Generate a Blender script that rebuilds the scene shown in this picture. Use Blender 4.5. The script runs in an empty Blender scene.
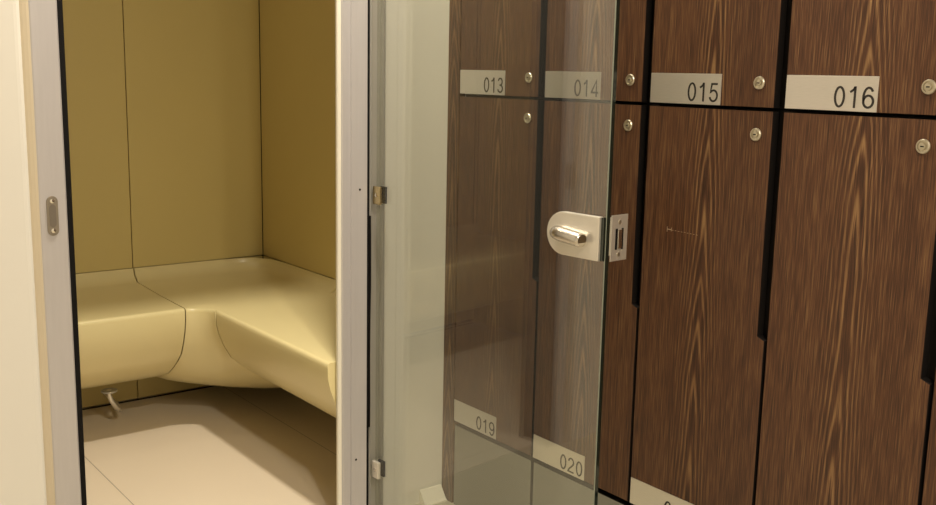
import bpy, bmesh, math, random
from mathutils import Vector, Matrix
random.seed(7)
S = bpy.context.scene
COL = S.collection
H = 1.11                                  # eye height above the floor

# ------------------------------------------------------------ camera, world, lights, exposure
def make_camera():
    f = 1010.0; cx, cy = 468.0, 252.5
    L = Vector((-320 - cx, -(57 - cy), -f)).normalized()      # direction the locker run recedes in
    V = Vector((352 - cx, -(5953 - cy), -f)).normalized()     # straight down
    z = -V; y = (L - z * L.dot(z)).normalized(); x = y.cross(z)
    R = Matrix((x, y, z))
    cam = bpy.data.cameras.new('camera'); o = bpy.data.objects.new('camera', cam); COL.objects.link(o)
    cam.sensor_width = 36; cam.lens = 36 * f / 936; cam.clip_start = .02
    o.matrix_world = Matrix.Translation((0, 0, H)) @ R.to_4x4()
    S.camera = o
make_camera()
w = bpy.data.worlds.new('world'); S.world = w; w.use_nodes = True
w.node_tree.nodes['Background'].inputs[0].default_value = (1.0, .86, .68, 1)
w.node_tree.nodes['Background'].inputs[1].default_value = .05
S.view_settings.view_transform = 'Standard'; S.view_settings.look = 'None'
S.view_settings.exposure = 0.18; S.view_settings.gamma = 1; S.view_settings.use_curve_mapping = False
def area(name, loc, size, power, color, spread=180, aim=None, shape='DISK'):
    l = bpy.data.lights.new(name, 'AREA'); l.shape = shape; l.size = size; l.energy = power; l.color = color
    l.spread = math.radians(spread)
    o = bpy.data.objects.new(name, l); COL.objects.link(o); o.location = loc
    if aim: o.rotation_euler = (Vector(aim) - Vector(loc)).to_track_quat('-Z', 'Y').to_euler()
    return o
WARM = (1.0, .91, .76)
area('downlight_door', (1.04, 1.74, 2.46), .12, 30, WARM, 160)
area('corridor_fill', (.45, -.3, 2.46), .14, 38, WARM, 170)  # added fill without a fitting, for the lockers and through the doorway
area('rear_fill', (.45, -1.4, 2.46), .14, 28, WARM, 170)  # added fill behind the camera, brightens surfaces facing it
area('steam_room_fill', (.6, 2.75, 2.38), .2, 2.0, (1.0, .86, .66), 180)  # unseen fill, added to lift the olive panels

# ------------------------------------------------------------ materials
def srgb(r, g, b):
    def f(c):
        c /= 255
        return c / 12.92 if c <= .04045 else ((c + .055) / 1.055) ** 2.4
    return (f(r), f(g), f(b), 1)
class N:
    def __init__(s, name):
        s.m = bpy.data.materials.new(name); s.m.use_nodes = True
        s.t = s.m.node_tree; s.t.nodes.clear(); s.out = s.t.nodes.new('ShaderNodeOutputMaterial')
    def n(s, kind, **kw):
        x = s.t.nodes.new('ShaderNode' + kind)
        for k, v in kw.items():
            if k.startswith('i_'):
                key = k[2:].replace('_', ' ')
                x.inputs[int(key) if key.isdigit() else key].default_value = v
            else: setattr(x, k, v)
        return x
    def l(s, a, b): s.t.links.new(a, b)
    def math(s, op, a, b=None, c=None):
        x = s.t.nodes.new('ShaderNodeMath'); x.operation = op
        for i, v in enumerate((a, b, c)):
            if v is None: continue
            if isinstance(v, (int, float)): x.inputs[i].default_value = v
            else: s.l(v, x.inputs[i])
        return x.outputs[0]
def basic(name, col, rough=.5, metal=0, noise=.0, nscale=8, bump=0, bscale=200, coat=0, spec=.5, stretch=None):
    q = N(name); b = q.n('BsdfPrincipled'); q.l(b.outputs[0], q.out.inputs[0])
    b.inputs['Roughness'].default_value = rough; b.inputs['Metallic'].default_value = metal
    b.inputs['Coat Weight'].default_value = coat; b.inputs['Specular IOR Level'].default_value = spec
    tc = q.n('TexCoord'); mp = q.n('Mapping'); q.l(tc.outputs['Object'], mp.inputs[0])
    if stretch: mp.inputs['Scale'].default_value = stretch
    nz = q.n('TexNoise'); nz.inputs['Scale'].default_value = nscale; nz.inputs['Detail'].default_value = 5
    q.l(mp.outputs[0], nz.inputs['Vector'])
    mx = q.n('Mix', data_type='RGBA')
    mx.inputs['A'].default_value = tuple(c * (1 - noise) for c in col[:3]) + (1,)
    mx.inputs['B'].default_value = tuple(min(1, c * (1 + noise)) for c in col[:3]) + (1,)
    q.l(nz.outputs[0], mx.inputs['Factor']); q.l(mx.outputs['Result'], b.inputs['Base Color'])
    if bump:
        n2 = q.n('TexNoise'); n2.inputs['Scale'].default_value = bscale; q.l(mp.outputs[0], n2.inputs['Vector'])
        bp = q.n('Bump'); bp.inputs['Strength'].default_value = bump; bp.inputs['Distance'].default_value = .002
        q.l(n2.outputs[0], bp.inputs['Height']); q.l(bp.outputs[0], b.inputs['Normal'])
    return q.m

def wood_material():
    q = N('wenge_veneer'); b = q.n('BsdfPrincipled'); q.l(b.outputs[0], q.out.inputs[0])
    tc = q.n('TexCoord'); sp = q.n('SeparateXYZ'); q.l(tc.outputs['Object'], sp.inputs[0])
    oi = q.n('ObjectInfo'); so = q.n('SeparateXYZ'); q.l(oi.outputs['Location'], so.inputs[0])
    y = sp.outputs['Y']; z = sp.outputs['Z']
    wy = so.outputs['Y']; wz = q.math('ADD', z, so.outputs['Z'])
    # distance of the cut from the pith changes along the board -> nested cathedral arches
    cn = q.n('CombineXYZ'); q.l(q.math('MULTIPLY', wz, 1.5), cn.inputs[0]); q.l(q.math('MULTIPLY', wy, 7.3), cn.inputs[1])
    nh = q.n('TexNoise'); nh.inputs['Scale'].default_value = 1.0; nh.inputs['Detail'].default_value = 1.5; q.l(cn.outputs[0], nh.inputs['Vector'])
    h = q.math('ADD', q.math('MULTIPLY', nh.outputs[0], .03), q.math('MULTIPLY', wz, .036))
    # the heart of the pattern wanders a little
    cw = q.n('CombineXYZ'); q.l(q.math('MULTIPLY', wz, 2.2), cw.inputs[0]); q.l(q.math('MULTIPLY', y, 9.0), cw.inputs[1]); q.l(q.math('MULTIPLY', wy, 5.0), cw.inputs[2])
    nw = q.n('TexNoise'); nw.inputs['Scale'].default_value = 1.6; nw.inputs['Detail'].default_value = 2; q.l(cw.outputs[0], nw.inputs['Vector'])
    yc = q.math('ADD', y, q.math('MULTIPLY', q.math('SUBTRACT', nw.outputs[0], .5), .014))
    r = q.math('ADD', h, q.math('MULTIPLY', q.math('POWER', q.math('ABSOLUTE', yc), 1.4), 1.9))
    # fine jitter along the grain
    cf = q.n('CombineXYZ'); q.l(q.math('MULTIPLY', y, 640), cf.inputs[0]); q.l(q.math('MULTIPLY', wz, 16), cf.inputs[1]); q.l(q.math('MULTIPLY', wy, 31), cf.inputs[2])
    nf = q.n('TexNoise'); nf.inputs['Scale'].default_value = 1; nf.inputs['Detail'].default_value = 3; q.l(cf.outputs[0], nf.inputs['Vector'])
    cg = q.n('CombineXYZ'); q.l(q.math('MULTIPLY', y, 60), cg.inputs[0]); q.l(q.math('MULTIPLY', wz, 1.2), cg.inputs[1]); q.l(q.math('MULTIPLY', wy, 31), cg.inputs[2])
    ng = q.n('TexNoise'); ng.inputs['Scale'].default_value = 1; ng.inputs['Detail'].default_value = 2; q.l(cg.outputs[0], ng.inputs['Vector'])
    ring = q.math('SINE', q.math('ADD', q.math('MULTIPLY', r, 2 * math.pi / .0052), q.math('MULTIPLY', nf.outputs[0], 2.0)))
    ring = q.math('POWER', q.math('ADD', q.math('MULTIPLY', ring, .5), .5), 2.6)
    # arches fade towards the board's edges
    core = q.math('SUBTRACT', 1.0, q.math('MULTIPLY', q.math('ABSOLUTE', yc), 16.0)); core = q.math('MAXIMUM', core, .10)
    v = q.math('ADD', q.math('MULTIPLY', q.math('SUBTRACT', nf.outputs[0], .5), 1.35), q.math('MULTIPLY', q.math('SUBTRACT', ng.outputs[0], .5), .28))
    v = q.math('ADD', v, .36)
    v = q.math('ADD', v, q.math('MULTIPLY', q.math('SUBTRACT', q.math('MULTIPLY', ring, core), q.math('MULTIPLY', core, .22)), .62))
    cr = q.n('ValToRGB'); e = cr.color_ramp.elements
    e[0].position = .05; e[0].color = srgb(42, 22, 10); e[1].position = 1.0; e[1].color = srgb(132, 101, 66)
    m1 = e.new(.42); m1.color = srgb(78, 48, 28)
    q.l(v, cr.inputs[0]); q.l(cr.outputs[0], b.inputs['Base Color'])
    b.inputs['Roughness'].default_value = .42; b.inputs['Specular IOR Level'].default_value = .4
    bp = q.n('Bump'); bp.inputs['Strength'].default_value = .25; bp.inputs['Distance'].default_value = .0006
    q.l(nf.outputs[0], bp.inputs['Height']); q.l(bp.outputs[0], b.inputs['Normal'])
    return q.m

def glass_material():
    q = N('clear_glass')
    lw = q.n('LayerWeight'); lw.inputs['Blend'].default_value = .5
    f = q.math('POWER', lw.outputs['Facing'], 5.0)
    f = q.math('MINIMUM', q.math('ADD', q.math('MULTIPLY', f, .95), .07), 1.0)
    tr = q.n('BsdfTransparent'); tr.inputs[0].default_value = (.966, .98, .958, 1)
    gl = q.n('BsdfGlossy'); gl.inputs['Roughness'].default_value = 0.0; gl.inputs[0].default_value = (1, 1, 1, 1)
    mx = q.n('MixShader'); q.l(f, mx.inputs[0]); q.l(tr.outputs[0], mx.inputs[1]); q.l(gl.outputs[0], mx.inputs[2])
    df = q.n('BsdfDiffuse'); df.inputs[0].default_value = (.8, .8, .76, 1)      # a thin film of dust and limescale
    m2 = q.n('MixShader'); m2.inputs[0].default_value = .015
    q.l(mx.outputs[0], m2.inputs[1]); q.l(df.outputs[0], m2.inputs[2]); q.l(m2.outputs[0], q.out.inputs[0])
    return q.m

def tile_material(name, col, jx, px, jy, py, rough=.25):
    q = N(name); b = q.n('BsdfPrincipled'); q.l(b.outputs[0], q.out.inputs[0])
    tc = q.n('TexCoord'); sp = q.n('SeparateXYZ'); q.l(tc.outputs['Object'], sp.inputs[0])
    def line(c, off, per):
        a = q.math('PINGPONG', q.math('SUBTRACT', c, off), per / 2)
        return q.math('LESS_THAN', a, .0013)
    m = q.math('MAXIMUM', line(sp.outputs['X'], jx, px), line(sp.outputs['Y'], jy, py))
    nz = q.n('TexNoise'); nz.inputs['Scale'].default_value = 3; nz.inputs['Detail'].default_value = 4; q.l(tc.outputs['Object'], nz.inputs['Vector'])
    a = q.n('Mix', data_type='RGBA'); a.inputs['A'].default_value = tuple(c * .93 for c in col[:3]) + (1,); a.inputs['B'].default_value = col
    q.l(nz.outputs[0], a.inputs['Factor'])
    g = q.n('Mix', data_type='RGBA'); q.l(m, g.inputs['Factor']); q.l(a.outputs['Result'], g.inputs['A']); g.inputs['B'].default_value = tuple(c * .45 for c in col[:3]) + (1,)
    q.l(g.outputs['Result'], b.inputs['Base Color']); b.inputs['Roughness'].default_value = rough
    return q.m

M = dict(
    wood=wood_material(), glass=glass_material(),
    olive=basic('olive_panel', srgb(208, 189, 124), .42, noise=.03, nscale=3),
    bench=basic('moulded_bench_gelcoat', srgb(226, 212, 160), .28, noise=.025, nscale=5),
    tile=tile_material('steam_room_tile', srgb(224, 210, 188), .82, .6, 3.45, 1.3, .3),
    ctile=tile_material('corridor_tile', srgb(188, 178, 156), .2, .6, .3, .6, .3),
    white=basic('white_plaster', srgb(222, 218, 208), .6, noise=.02, nscale=2),
    edge_strip=basic('beige_edge_strip', srgb(196, 182, 156), .65, noise=.03),
    cove=basic('white_cove', srgb(232, 226, 210), .35, noise=.02),
    ceil=basic('ceiling_paint', srgb(225, 218, 205), .8, noise=.02),
    alu=basic('anodised_aluminium', srgb(194, 190, 190), .42, metal=.4, noise=.05, nscale=30, stretch=(6, 6, .4)),
    alu2=basic('anodised_aluminium_channel', srgb(176, 172, 162), .4, metal=.35, noise=.05, nscale=30, stretch=(6, 6, .4)),
    steel=basic('satin_steel', srgb(226, 220, 208), .36, metal=.7, noise=.05, nscale=40),
    plate=basic('brushed_number_plate', srgb(216, 211, 204), .32, metal=.88, noise=.08, nscale=60, stretch=(1, 1, 14)),
    brass=basic('lock_cylinder_metal', srgb(200, 192, 172), .3, metal=.9, noise=.06, nscale=40),
    gold=basic('warm_hinge_metal', srgb(196, 180, 140), .25, metal=.95, noise=.06, nscale=40),
    worn=basic('worn_latch_plate', srgb(138, 128, 113), .45, metal=.4, noise=.08, nscale=60),
    steel_turn=basic('satin_turn_steel', srgb(206, 200, 190), .26, metal=.95, noise=.03),
    chrome=basic('polished_chrome', srgb(225, 220, 210), .1, metal=1, noise=.02),
    black=basic('black_rubber', srgb(10, 7, 6), .7, noise=.1, spec=.2),
    dark=basic('dark_carcass', srgb(14, 8, 5), .75, noise=.1, spec=.25),
    ink=basic('black_numerals', srgb(38, 32, 28), .5, noise=.05),
    edge=basic('glass_cut_edge', srgb(24, 34, 28), .12, noise=.05, spec=.8),
    glint=basic('glass_edge_glint', srgb(128, 132, 118), .2, noise=.05),  # pale tone of the edge highlight, put into the colour
    plinth=basic('grey_plinth_laminate', srgb(122, 120, 110), .3, noise=.03, nscale=4),
)

# ------------------------------------------------------------ mesh helpers
def link(name, bm, mat, parent=None, smooth=False, loc=None, bevel=0):
    me = bpy.data.meshes.new(name); bm.normal_update(); bm.to_mesh(me); bm.free()
    me.materials.append(M[mat] if isinstance(mat, str) else mat)
    o = bpy.data.objects.new(name, me); COL.objects.link(o)
    if parent: o.parent = parent
    if loc is not None: o.location = loc
    if smooth:
        for p in me.polygons: p.use_smooth = True
        me.set_sharp_from_angle(angle=math.radians(45))
    if bevel:
        m = o.modifiers.new('bevel', 'BEVEL'); m.width = bevel; m.segments = 2; m.limit_method = 'ANGLE'
    return o
def box(bm, x0, x1, y0, y1, z0, z1):
    v = [bm.verts.new((x, y, z)) for x in (x0, x1) for y in (y0, y1) for z in (z0, z1)]
    for f in ((0, 1, 3, 2), (4, 6, 7, 5), (0, 4, 5, 1), (2, 3, 7, 6), (0, 2, 6, 4), (1, 5, 7, 3)):
        bm.faces.new([v[i] for i in f])
    return bm
def prism(bm, pts, axis, a, b):
    """extrude an outline along x (pts y,z), y (pts x,z) or z (pts x,y)"""
    def P(p, t):
        return {'x': (t, p[0], p[1]), 'y': (p[0], t, p[1]), 'z': (p[0], p[1], t)}[axis]
    A = [bm.verts.new(P(p, a)) for p in pts]; B = [bm.verts.new(P(p, b)) for p in pts]
    n = len(pts); bm.faces.new(A); bm.faces.new(B[::-1])
    for i in range(n): bm.faces.new((A[i], B[i], B[(i + 1) % n], A[(i + 1) % n]))
    bmesh.ops.recalc_face_normals(bm, faces=bm.faces)
    return bm
def lathe(bm, prof, axis='x', seg=32, c=(0, 0, 0), flip=False):
    """prof = [(t along axis, radius)]"""
    rings = []
    for t, r in prof:
        ring = []
        for k in range(seg):
            a = 2 * math.pi * k / seg; u, v = r * math.cos(a), r * math.sin(a)
            p = {'x': (t, u, v), 'y': (u, t, v), 'z': (u, v, t)}[axis]
            ring.append(bm.verts.new((p[0] + c[0], p[1] + c[1], p[2] + c[2])))
        rings.append(ring)
    for a, b in zip(rings, rings[1:]):
        for k in range(seg): bm.faces.new((a[k], a[(k + 1) % seg], b[(k + 1) % seg], b[k]))
    bm.faces.new(rings[0]); bm.faces.new(rings[-1][::-1])
    bmesh.ops.recalc_face_normals(bm, faces=bm.faces)
    return bm
def tube(bm, pts, r, seg=12):
    pts = [Vector(p) for p in pts]; rings = []
    for i, p in enumerate(pts):
        d = (pts[min(i + 1, len(pts) - 1)] - pts[max(i - 1, 0)]).normalized()
        u = d.orthogonal().normalized() if i == 0 else (u - d * u.dot(d)).normalized()
        v = d.cross(u); rr = r[i] if isinstance(r, (list, tuple)) else r
        rings.append([bm.verts.new(p + (u * math.cos(2 * math.pi * k / seg) + v * math.sin(2 * math.pi * k / seg)) * rr) for k in range(seg)])
    for a, b in zip(rings, rings[1:]):
        for k in range(seg): bm.faces.new((a[k], a[(k + 1) % seg], b[(k + 1) % seg], b[k]))
    bm.faces.new(rings[0]); bm.faces.new(rings[-1][::-1]); bmesh.ops.recalc_face_normals(bm, faces=bm.faces)
    return bm
B = bmesh.new
def bx(*a): return box(B(), *a)
def thing(name, label, cat, loc, rz=0, group=None):
    o = bpy.data.objects.new(name, None); COL.objects.link(o); o.location = loc; o.rotation_euler = (0, 0, rz)
    o['label'] = label; o['category'] = cat
    if group: o['group'] = group
    return o
def struct(name, bm, mat, label=None, **k):
    o = link(name, bm, mat, **k); o['kind'] = 'structure'
    if label: o['label'] = label
    return o
def arc(cx, cy, rx, ry, a0, a1, n=18):
    return [(cx + rx * math.cos(math.radians(a0 + (a1 - a0) * k / n)), cy + ry * math.sin(math.radians(a0 + (a1 - a0) * k / n))) for k in range(n + 1)]
# centre lines of plain grotesque figures on a cell 0.56 wide and 1 high
GLYPH = {
    '0': [arc(.28, .5, .205, .455, 90, 450, 40)],
    '1': [[(.10, .735), (.20, .80), (.28, .88), (.325, .99)], [(.325, 1.0), (.325, 0)]],
    '2': [arc(.27, .70, .20, .255, 172, -18, 20) + [(.40, .52), (.17, .27), (.085, .15), (.055, .046), (.52, .046)]],
    '3': [arc(.26, .73, .18, .225, 165, -82, 18), [(.20, .515), (.28, .515)], arc(.26, .275, .21, .235, 85, -170, 20)],
    '4': [[(.40, 0), (.40, .97), (.045, .29), (.045, .255), (.54, .255)]],
    '5': [[(.49, .945), (.155, .945), (.085, .50)] + arc(.265, .325, .215, .285, 135, -165, 22)],
    '6': [arc(.285, .50, .225, .455, 38, 180, 16) + arc(.285, .32, .215, .275, 180, 540, 32)],
    '7': [[(.05, .945), (.50, .945), (.38, .72), (.27, .46), (.215, .22), (.20, 0)]],
    '9': [arc(.275, .50, .225, .455, -142, 0, 16) + arc(.275, .68, .215, .275, 0, 360, 32)],
}
def figures(name, text, height, parent, x, y_right, z, track=.60, sw=.092):
    """flat raised figures on the plate; y runs away from the reader's right"""
    bm = B(); wdt = len(text) * track * height
    for i, ch in enumerate(text):
        for line in GLYPH[ch]:
            P = [Vector(p) for p in line]; L_, R_ = [], []
            closed = (P[0] - P[-1]).length < 1e-4
            for k, p in enumerate(P):
                a = P[k - 1] if k else (P[-2] if closed else P[0]); b = P[k + 1] if k < len(P) - 1 else (P[1] if closed else P[-1])
                d1 = (p - a); d2 = (b - p)
                d1 = d1.normalized() if d1.length > 1e-6 else d2.normalized(); d2 = d2.normalized() if d2.length > 1e-6 else d1
                t = (d1 + d2).normalized() if (d1 + d2).length > 1e-6 else d1
                nn = Vector((-t.y, t.x)); m = min(1.6, 1 / max(.3, nn.dot(Vector((-d1.y, d1.x)))))
                L_.append(p + nn * sw / 2 * m); R_.append(p - nn * sw / 2 * m)
            def W3(p, off):
                return bm.verts.new((x - off, y_right + wdt - (p.x * 1.14 + i * track) * height, z + p.y * height))
            f0 = [(W3(a, .0003), W3(b, .0003), W3(a, 0), W3(b, 0)) for a, b in zip(L_, R_)]
            for q0, q1 in zip(f0, f0[1:]):
                bm.faces.new((q0[0], q0[1], q1[1], q1[0])); bm.faces.new((q0[0], q1[0], q1[2], q0[2])); bm.faces.new((q0[1], q0[3], q1[3], q1[1]))
    return link(name, bm, 'ink', parent)

# ------------------------------------------------------------ the setting
YF = 2.04                 # face of the wall with the steam room doorway
YB, XR, XL = 3.262, 1.592, -.35
CEIL = 2.50
DOORTOP = H + .80
LX = 1.5                  # locker fronts
# floors
struct('floor', bx(-1.2, 1.75, -2.2, YF + .05, -.12, 0), 'ctile')
struct('floor_steam_room', bx(XL - .05, XR + .05, YF + .05, YB + .05, -.12, .003), 'tile')
struct('ceiling', bx(-1.25, 2.1, -2.25, YF + .15, CEIL, CEIL + .1), 'ceil')
struct('ceiling_steam_room', bx(XL - .1, XR + .1, YF + .1, YB + .15, 2.4, 2.48), 'olive')
# front wall either side of the doorway and above it
lw = prism(B(), [(-1.2, YF + .12), (-1.2, YF - .014), (.494, YF - .016), (.500, YF - .0150), (.504, YF - .0125), (.5065, YF - .009), (.507, YF - .005), (.507, YF + .12)], 'z', 0, CEIL)
struct('wall_front', lw, 'white')
struct('trim_3', prism(B(), [(.5072, YF - .0055), (.512, YF - .0065), (.519, YF - .0065), (.5242, YF - .0045), (.5242, YF + .118), (.5072, YF + .118)], 'z', 0, CEIL - .01), 'edge_strip')  # narrow beige strip between the white wall and the jamb
bm = B(); box(bm, 1.3185, LX + .6, YF, YF + .022, 0, CEIL)
struct('wall_front_right', bm, 'white')
struct('wall_front_header', bx(.512, 1.318, YF, YF + .12, DOORTOP + .05, CEIL), 'white')
struct('wall_left', bx(-1.25, -1.2, -2.2, YF + .12, 0, CEIL), 'white')
struct('wall_rear', bx(-1.25, 2.1, -2.25, -2.2, 0, CEIL), 'white')
# steam room shell: panels with open joints over a dark backing
def panel_wall(name, spans, plane):
    bm = B()
    for a, b, z0, z1 in spans:
        plane(bm, a + .0014, b - .0014, z0 + .0014, z1 - .0014)
    return struct(name, bm, 'olive', bevel=.0012)
zs = H - .655
panel_wall('wall_back', [(XL, .34, .02, 2.4), (.34, 1.123, .007, zs), (.34, 1.123, zs, 2.4), (1.123, XR, .007, zs), (1.123, XR, zs, 2.4)],
           lambda bm, a, b, c, d: box(bm, a, b, YB, YB + .02, c, d))
struct('wall_back_backing', bx(XL - .05, XR + .05, YB + .02, YB + .06, 0, 2.42), 'dark')
panel_wall('wall_right', [(YF + .024, YB, .007, zs), (YF + .024, YB, zs, 2.4)], lambda bm, a, b, c, d: box(bm, XR, XR + .02, a, b, c, d))
struct('wall_right_backing', bx(XR + .02, XR + .06, YF + .024, YB + .06, 0, 2.42), 'dark')
panel_wall('wall_steam_left', [(YF + .12, YB, .007, 2.4)], lambda bm, a, b, c, d: box(bm, XL - .02, XL, a, b, c, d))
struct('wall_steam_inner_left', bx(XL - .02, .52, YF + .12, YF + .14, 0, 2.4), 'olive')
struct('trim_1', prism(B(), [(YB - .004, .003), (YB - .0005, .003), (YB - .0005, .006), (YB - .004, .005)], 'x', XL, XR), 'black')
struct('trim_2', prism(B(), [(XR - .004, .003), (XR - .0005, .003), (XR - .0005, .006), (XR - .004, .005)], 'y', YF + .13, YB), 'black')
# coved skirting at the foot of the white walls
def cove(name, x0, x1):
    pts = [(YF - .0005, 0), (YF - .03, 0), (YF - .03, .004), (YF - .024, .008), (YF - .017, .018), (YF - .008, .030), (YF - .004, .036), (YF - .0005, .037)]
    return struct(name, prism(B(), pts, 'x', x0, x1), 'cove', smooth=False)
cove('baseboard_front', 1.43, LX - .002)

# ------------------------------------------------------------ door frame
fr = thing('door_frame', 'brushed aluminium frame around the steam room doorway', 'door frame', (0, YF, 0))
def jamb(xs, name, mat, y0, y1, z1=DOORTOP, bevel=.002):
    return link(name, bx(xs[0], xs[1], y0, y1, 0.0, z1), mat, fr, bevel=bevel)
link('jamb', prism(B(), [(.5245, .118), (.5245, -.003), (.527, -.004), (.5735, -.004), (.5765, -.001), (.5765, .118)], 'z', 0, DOORTOP + .045), 'alu', fr)['label'] = 'wide aluminium jamb with the latch plate'
jamb((.5772, .5885), 'gasket', 'black', .002, .118)
link('jamb', prism(B(), [(1.2005, .022), (1.1975, .0), (1.2, -.003), (1.213, -.003), (1.214, .001), (1.222, .001), (1.223, -.003), (1.266, -.003), (1.268, 0), (1.268, .022)], 'z', 0, DOORTOP + .045), 'alu', fr)['label'] = 'aluminium jamb on the hinge side'
rv = link('reveal', prism(B(), [(1.1945, .022), (1.1865, .004), (1.1872, -.001), (1.1965, -.001), (1.1965, .022)], 'z', 0, DOORTOP), 'cove', fr); rv['label'] = 'cream reveal strip'
jamb((1.2685, 1.2775), 'gasket', 'black', .004, .022)
link('hinge_channel', prism(B(), [(1.278, .022), (1.278, .008), (1.281, .002), (1.284, .008), (1.284, .014), (1.313, .014), (1.313, .0), (1.3175, .0), (1.3175, .022)], 'z', 0, DOORTOP + .045), 'alu2', fr)
link('head', bx(.577, 1.1975, 0, .022, DOORTOP, DOORTOP + .045), 'alu', fr)
# pulled-out seal hanging in the channel
pts = [(1.277 + .003 * math.sin(t * 3), .004 - .002 * math.cos(t * 5), H - .34 - t * .53) for t in [i / 14 for i in range(15)]]
sl = link('seal', tube(B(), pts, .0028, 8), 'black', fr, smooth=True)
# latch plate on the left jamb
def capsule(w, h, n=10):
    r = w / 2; pts = []
    for k in range(n + 1): a = math.pi * k / n; pts.append((r * math.cos(a), h / 2 - r + r * math.sin(a)))
    for k in range(n + 1): a = math.pi + math.pi * k / n; pts.append((r * math.cos(a), -h / 2 + r + r * math.sin(a)))
    return pts
zc = H - .289
sp = link('strike_plate', prism(B(), [(.5478 + x, zc + z) for x, z in capsule(.0215, .078)], 'y', -.0065, -.0042), 'worn', fr, bevel=.0006)
sp['label'] = 'oval steel latch plate'
link('slot', prism(B(), [(.5478 + x, zc + z) for x, z in capsule(.0125, .044)], 'y', -.0072, -.0066), basic('worn_slot', srgb(120, 111, 99), .5, metal=.4), sp)
for dz in (.029, -.029): link('screw', lathe(B(), [(-.0078, .0036), (-.0072, .0045), (-.0066, .0045)], 'y', 14, (.5478, 0, zc + dz)), 'chrome', sp, smooth=True)
for px, z in ((1.246, H - .275), (1.236, H - .945)):
    link('screw', lathe(B(), [(-.0038, .0026), (-.0031, .003)], 'y', 12, (px, 0, z)), 'dark', fr)['label'] = 'dark screw in the jamb'

# ------------------------------------------------------------ moulded corner bench
SZ = H - .695
LY, LXB = 2.785, 1.172                 # front lips of the two wings
RC = .064; CXB, CYB = LXB - RC, LY - RC  # centre of the small inner curve
# section: (offset from the lip towards the wall, height); front and underside, then the top to the wall
FRONT = [(.46, H - .982), (.34, H - .98), (.24, H - .962), (.16, H - .931), (.11, H - .898), (.075, H - .871), (.045, H - .843), (.022, H - .802), (.008, H - .765), (.001, H - .735), (0, H - .708), (.0005, H - .7015), (.003, H - .697), (.007, SZ)]
def section(dw, drop=0):
    """dw = distance from lip to wall"""
    pts = [(min(d, dw - .002), z - drop * min(1, d / .13)) for d, z in FRONT]
    r = .055
    pts += [(.016, SZ), (.08, SZ - .001), (dw * .45, SZ - .002), (dw - r - .03, SZ)]
    for k in range(7):
        a = math.pi / 2 * k / 6
        pts.append((dw - r + r * math.sin(a) * .985, SZ + (1 - math.cos(a)) * .041))
    return pts
def module(stations, parent, cap=False):
    bm = B(); rows = []
    for si, stn in enumerate(stations):
        ox, oy, dx, dy, dw = stn[:5]
        rows.append([bm.verts.new((ox + dx * d, oy + dy * d + (stn[6] if i > len(FRONT) - 2 and len(stn) > 6 else 0), z)) for i, (d, z) in enumerate(section(dw, stn[5] if len(stn) > 5 else 0))])
    for a, b in zip(rows, rows[1:]):
        for i in range(len(a) - 1): bm.faces.new((a[i], a[i + 1], b[i + 1], b[i]))
    # short return edges at both ends, so each joint shows a real thickness
    if cap: bm.faces.new(rows[-1])
    for row, nxt in ((rows[0], rows[1]), (rows[-1], rows[-2]))[:1 if cap else 2]:
        inner = []
        for i, v in enumerate(row):
            p = row[max(i - 1, 0)].co; n_ = row[min(i + 1, len(row) - 1)].co
            t = (n_ - p).normalized(); along = (nxt[i].co - v.co)
            nrm = t.cross(along).normalized()
            c = sum((w_.co for w_ in row), Vector()) / len(row)
            if nrm.dot(c - v.co) < 0: nrm = -nrm
            inner.append(bm.verts.new(v.co + nrm * .006))
        for i in range(len(row) - 1): bm.faces.new((row[i], row[i + 1], inner[i + 1], inner[i]))
    bmesh.ops.recalc_face_normals(bm, faces=bm.faces)
    return link('bench_module', bm, 'bench', parent, smooth=True)
bench = thing('corner_bench', 'cream moulded corner bench floating along the steam room walls', 'bench', (0, 0, 0))
g = .0016
dwL, dwR = YB - .002 - LY, XR - .002 - LXB
m = module([(x, LY, 0, 1, dwL) for x in (XL + .005, 0, .34, .7, 1.0)] + [(CXB - g, LY, .032, 1, dwL)], bench); m['label'] = 'left wing of the bench'
st = []
n = 20
for k in range(n + 1):
    a = math.radians(90 - 90 * k / n); ca, sa = math.cos(a), math.sin(a)
    ox, oy = CXB + RC * ca, CYB + RC * sa
    # ray to the rounded inside corner of the walls
    X, Y = XR - .002 - CXB, YB - .002 - CYB
    p = 9
    R = ((ca / X) ** p + (sa / Y) ** p) ** (-1 / p)
    st.append((ox, oy, ca, sa, R - RC, .05 * math.sin(2 * a) ** .7 if 0 < k < n else 0))
eps = g
st[0] = (CXB + eps, CYB + RC, .032, 1, dwL); st[-1] = (CXB + RC, CYB + eps * 0, 1, 0, dwR)
m = module(st, bench); m['label'] = 'corner piece of the bench'
m = module([(LXB, y, 1, 0, dwR, 0, e) for y, e in ((CYB - 5 * g, 5 * g), (2.5, 0), (2.35, 0), (2.2, 0), (YF + .0235, 0))], bench, cap=True); m['label'] = 'right wing of the bench'
# bent pipe under the left wing
pipe = thing('waste_pipe', 'bent metal pipe coming down under the left wing of the bench', 'pipe', (.955, 3.03, 0))
link('flange', lathe(B(), [(H - .986, .024), (H - .981, .024)], 'z', 24), 'alu2', pipe, smooth=False)
link('pipe', tube(B(), [(-.0, 0, .130), (0, 0, .115), (.004, .0, .098), (.014, .004, .080), (.026, .012, .062), (.040, .035, .050), (.055, .11, .045), (.06, .23, .045)], .0075, 14), 'steel', pipe, smooth=True)

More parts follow.
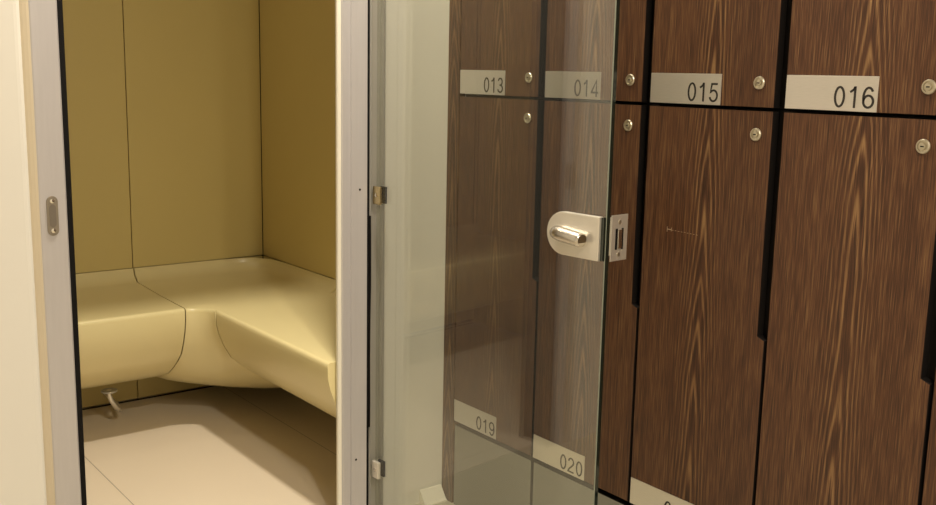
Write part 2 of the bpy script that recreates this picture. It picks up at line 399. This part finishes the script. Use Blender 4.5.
# ------------------------------------------------------------ lockers
YS = [1.991 - .309 * k for k in range(7)]
ZA, ZB, ZT = H - .0515, H - .884, H + .79
GAP = .0036; NOTCH = .0155; T = .018
def locker_door(parent, w, h, notch_from, notch_to):
    """local: x=0 front, thickness into +x; y from -w/2 (near side) to +w/2 (far side); z 0..h"""
    y0, y1 = -w / 2 + GAP, w / 2 - GAP
    z0, z1 = GAP, h - GAP
    pts = [(y1, z0), (y1, z1)]
    n0, n1 = notch_from, notch_to
    if n1 >= z1: pts += [(y0 + NOTCH, z1), (y0 + NOTCH, n0 + .006), (y0, n0)]
    else: pts += [(y0, z1), (y0, n1), (y0 + NOTCH, n1 - .006), (y0 + NOTCH, z0)]
    if n1 >= z1: pts += [(y0, z0)]
    d = link('door', prism(B(), pts, 'x', 0, T), 'wood', parent)
    d.data.materials.append(M['dark'])                        # dark edge banding
    for p in d.data.polygons:
        if abs(p.normal.x) < .5: p.material_index = 1
    return d
def locker_kind(upper, w, h):
    t = thing('locker', '', 'locker', (LX, 0, 0))
    link('cabinet_body', bx(T + .003, .48, -w / 2 + .0006, w / 2 - .0006, .001, h - .001), 'dark', t)
    if upper: d = locker_door(t, w, h, -1, .44)
    else: d = locker_door(t, w, h, h - .412, h)
    zk = .0455 if upper else h - .0445
    lk = link('lock', lathe(B(), [(0.001, .0114), (-.002, .0114), (-.0034, .0104), (-.0034, .0086), (-.0012, .0080), (-.0012, .0056), (-.0040, .0050), (-.0044, .0030)], 'x', 32, (0, -w / 2 + .0515, zk)), 'brass', t, smooth=False)
    link('keyhole', bx(-.0049, -.0044, -w / 2 + .0515 - .0028, -w / 2 + .0515 + .0028, zk - .0009, zk + .0009), 'black', lk)
    pl = link('number_plate', bx(-.0015, 0, w / 2 - GAP - .1715, w / 2 - GAP - .001, GAP, GAP + .0565), 'plate', t, bevel=.0003)
    return t, pl
def copy_tree(o, parent=None):
    c = o.copy(); COL.objects.link(c); c.parent = parent
    for ch in list(o.children): copy_tree(ch, c)
    return c
W = .309
protoU, plU = locker_kind(True, W, ZT - ZA)
protoL, plL = locker_kind(False, W, ZA - ZB)
where = {13: 'farthest one in the upper row, seen through the glass door', 14: 'in the upper row, behind the free end of the glass door',
         15: 'in the upper row, right of the one behind the glass edge', 16: 'in the upper row with the largest plate in view',
         17: 'in the upper row at the near end', 19: 'farthest one in the lower row, seen through the glass door',
         20: 'in the lower row, behind the glass door lock', 21: 'in the lower row with its plate cut by the bottom edge',
         22: 'in the lower row, broad door below locker 016', 23: 'in the lower row, just a sliver at the right edge'}
for up, proto, base in ((True, protoU, 13), (False, protoL, 19)):
    for k in range(5):
        num = base + k
        o = proto if k == 4 else copy_tree(proto)
        o.location = (LX, (YS[k] + YS[k + 1]) / 2, ZA if up else ZB)
        o['label'] = 'dark wood locker %03d %s' % (num, where[num])
        o['group'] = 'lockers of the upper row' if up else 'lockers of the lower row'
        pl = [c for c in o.children if c.name.startswith('number_plate')][0]
        figures('numerals', '%03d' % num, .0345, pl, -.00155, W / 2 - GAP - .1705, GAP + .0055, track=.745, sw=.105)
# scuff on the door below locker 015
low = [o for o in bpy.data.objects if o.parent is None and o.get('label', '').startswith('dark wood locker 021')][0]
dr = [c for c in low.children if c.name.startswith('door')][0]
bm = B(); oy = low.location.y; oz = low.location.z
y0 = 1.3086; z0 = H - .2912
box(bm, -.0002, 0, y0 - .001 - oy, y0 - oy, z0 - .005 - oz, z0 + .005 - oz)
box(bm, -.0002, 0, y0 - .011 - oy, y0 - .001 - oy, z0 - .0006 - oz, z0 + .0008 - oz)
box(bm, -.0002, 0, y0 - .0115 - oy, y0 - .0105 - oy, z0 - .003 - oz, z0 + .004 - oz)
for k in range(9): box(bm, -.0002, 0, y0 - .0165 - .0075 * k - oy, y0 - .0125 - .0075 * k - oy, z0 - .0008 - .0007 * k * .2 - oz, z0 - .0001 - .0007 * k * .2 - oz)
link('scuff_mark', bm, basic('pale_scuff', srgb(150, 132, 112), .6), dr)['label'] = 'small pale scuff scratched across the door'
# filler between lockers and white wall, cap above
def board(name, label, x0, x1, y0, y1, z0, z1, mat='wood', cat='panel', parent=None):
    o = link(name, bx(x0 - LX, x1 - LX, -(y1 - y0) / 2, (y1 - y0) / 2, 0, z1 - z0), mat, parent, loc=(LX, (y0 + y1) / 2, z0), bevel=.0008)
    if not parent: o['label'] = label; o['category'] = cat
    return o
board('filler_panel', 'narrow dark wood filler strip between locker 013 and the white wall', LX + .001, LX + .02, YS[0] + .002, YF - .001, 0.0, ZT)
board('cornice_panel', 'dark wood panel above the lockers up to the ceiling', LX, LX + .02, YS[5], YF - .001, ZT + .006, CEIL)
board('filler_panel', 'dark wood end panel beyond the nearest lockers', LX, LX + .4, -2.19, YS[5] - .004, 0, ZT)
pb = link('plinth', bx(LX + .022, LX + .45, YS[5], YF - .002, 0, ZB - .001), 'dark')
pb['label'] = 'grey panelled plinth below the lower lockers'; pb['category'] = 'plinth'
for k in range(5):
    y0, y1 = YS[k + 1] + .005, YS[k] - .005
    pp = link('plinth_panel', bx(LX + .002, LX + .0215, y0, y1, 0.0, ZB - .0095), 'plinth', pb); pp.data.materials.append(M['dark'])
    for p in pp.data.polygons:
        if abs(p.normal.x) < .5: p.material_index = 1

# ------------------------------------------------------------ glass door, hinged on the right jamb, standing open towards the lockers
ANG = math.radians(4.3)
gd = thing('glass_door', 'frameless clear glass door standing open in front of the lockers', 'door', (1.292, YF - .006, 0), ANG)
# local frame: -y runs from hinge to free edge, -x faces the doorway side, +x the lockers
GW, GT = .719, .010
gz0, gz1 = .012, DOORTOP - .01
link('glass_pane', bx(-GT / 2, GT / 2, -GW + .002, -.004, gz0, gz1), 'glass', gd)
ed = link('glass_edge', bx(-GT / 2 + .0012, GT / 2, -GW - .0, -GW + .0018, gz0, gz1), 'edge', gd); ed['label'] = 'dark polished cut edge'
ar = link('edge_glint', prism(B(), [(-GT / 2, -GW + .0028), (-GT / 2 - .0002, -GW + .0028), (-GT / 2 - .0002, -GW + .001), (-GT / 2 + .0006, -GW + .0002), (-GT / 2 + .0006, -GW + .0018), (-GT / 2, -GW + .002)], 'z', gz0, gz1), 'glint', gd); ar['label'] = 'pale strip painted as the glint along the glass edge'  # highlight on the glass edge, put in as a pale strip
# hinges
for z, mt in ((H - .289, 'gold'), (H - .976, 'steel')):
    hg = link('hinge', bx(-.014, -.0052, -.027, -.001, z - .0215, z + .0215), mt, gd, bevel=.0015)
    hg['label'] = 'small square metal hinge clamp'
    link('screw', lathe(B(), [(-.0183, .003), (-.0177, .0045), (-.0162, .0045)], 'x', 16, (.002, -.015, z + .001)), 'chrome', hg, smooth=False)
    link('hinge_pad', bx(.0052, .010, -.026, -.002, z - .020, z + .020), 'black', hg)
# lock
zc = H - .300
def dplate(y_in, y_out, hh, n=14):
    """outline (y, z): straight end at y_out (free edge), round end at y_in"""
    r = hh * .5001; pts = [(y_out, -hh / 2), (y_out, hh / 2)]
    cx_ = y_in - r
    a0 = math.asin(min(1, hh / 2 / r))
    for k in range(n + 1):
        a = a0 - 2 * a0 * k / n
        pts.append((cx_ + r * math.cos(a), r * math.sin(a)))
    return pts
lock = link('lock_case', prism(B(), [(y, zc + z) for y, z in dplate(-0.577, -0.711, .084)], 'x', -.0165, -.0052), 'steel', gd, bevel=.0015)
lock['label'] = 'round-ended satin steel lock plate on the glass'
link('lock_pad', prism(B(), [(-0.7045, zc - .041), (-0.7045, zc + .041), (-0.7175, zc + .041), (-0.7175, zc - .041)], 'x', -.011, -.0052), 'edge', gd)
# thumb turn: tapered bar lying along the plate
k = link('thumb_turn', tube(B(), [(-.0165, -0.6020, zc - .0005), (-.020, -0.6050, zc), (-.0225, -0.6100, zc + .001), (-.0255, -0.6180, zc + .001), (-.027, -0.6280, zc - .0005), (-.0275, -0.6720, zc - .0045), (-.0275, -0.6800, zc - .0052)], [.008, .0125, .0140, .0146, .0146, .0138, .0130], 28), 'steel_turn', lock, smooth=False)
for p in k.data.polygons: p.use_smooth = len(p.vertices) == 4
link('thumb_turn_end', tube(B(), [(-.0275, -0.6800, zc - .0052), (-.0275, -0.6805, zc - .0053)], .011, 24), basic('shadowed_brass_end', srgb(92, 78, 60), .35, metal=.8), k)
# case on the far face, its end carrying the latch
cs = link('latch_case', prism(B(), [(y, zc + z) for y, z in dplate(-0.650, -0.7170, .066)], 'x', .0052, .054), 'steel', gd, bevel=.001)
cs['label'] = 'deep latch case on the locker side of the glass'
fp = link('face_plate', bx(.0095, .0565, -0.7195, -0.7171, zc - .044, zc + .044), 'steel', gd, bevel=.0008); fp['label'] = 'steel end plate with latch slot'
for x in (.024, .041): link('slot', bx(x - .0028, x + .0028, -0.7202, -0.7196, zc - .022, zc + .018), 'black', fp)
link('latch_bolt', bx(.027, .038, -0.7225, -0.7196, zc - .020, zc + .016), 'chrome', fp, bevel=.001)
for z in (.030, -.032): link('screw', lathe(B(), [(-0.7206, .003), (-0.7202, .0042), (-0.7196, .0042)], 'y', 14, (.0325, 0, zc + z)), 'brass', fp)
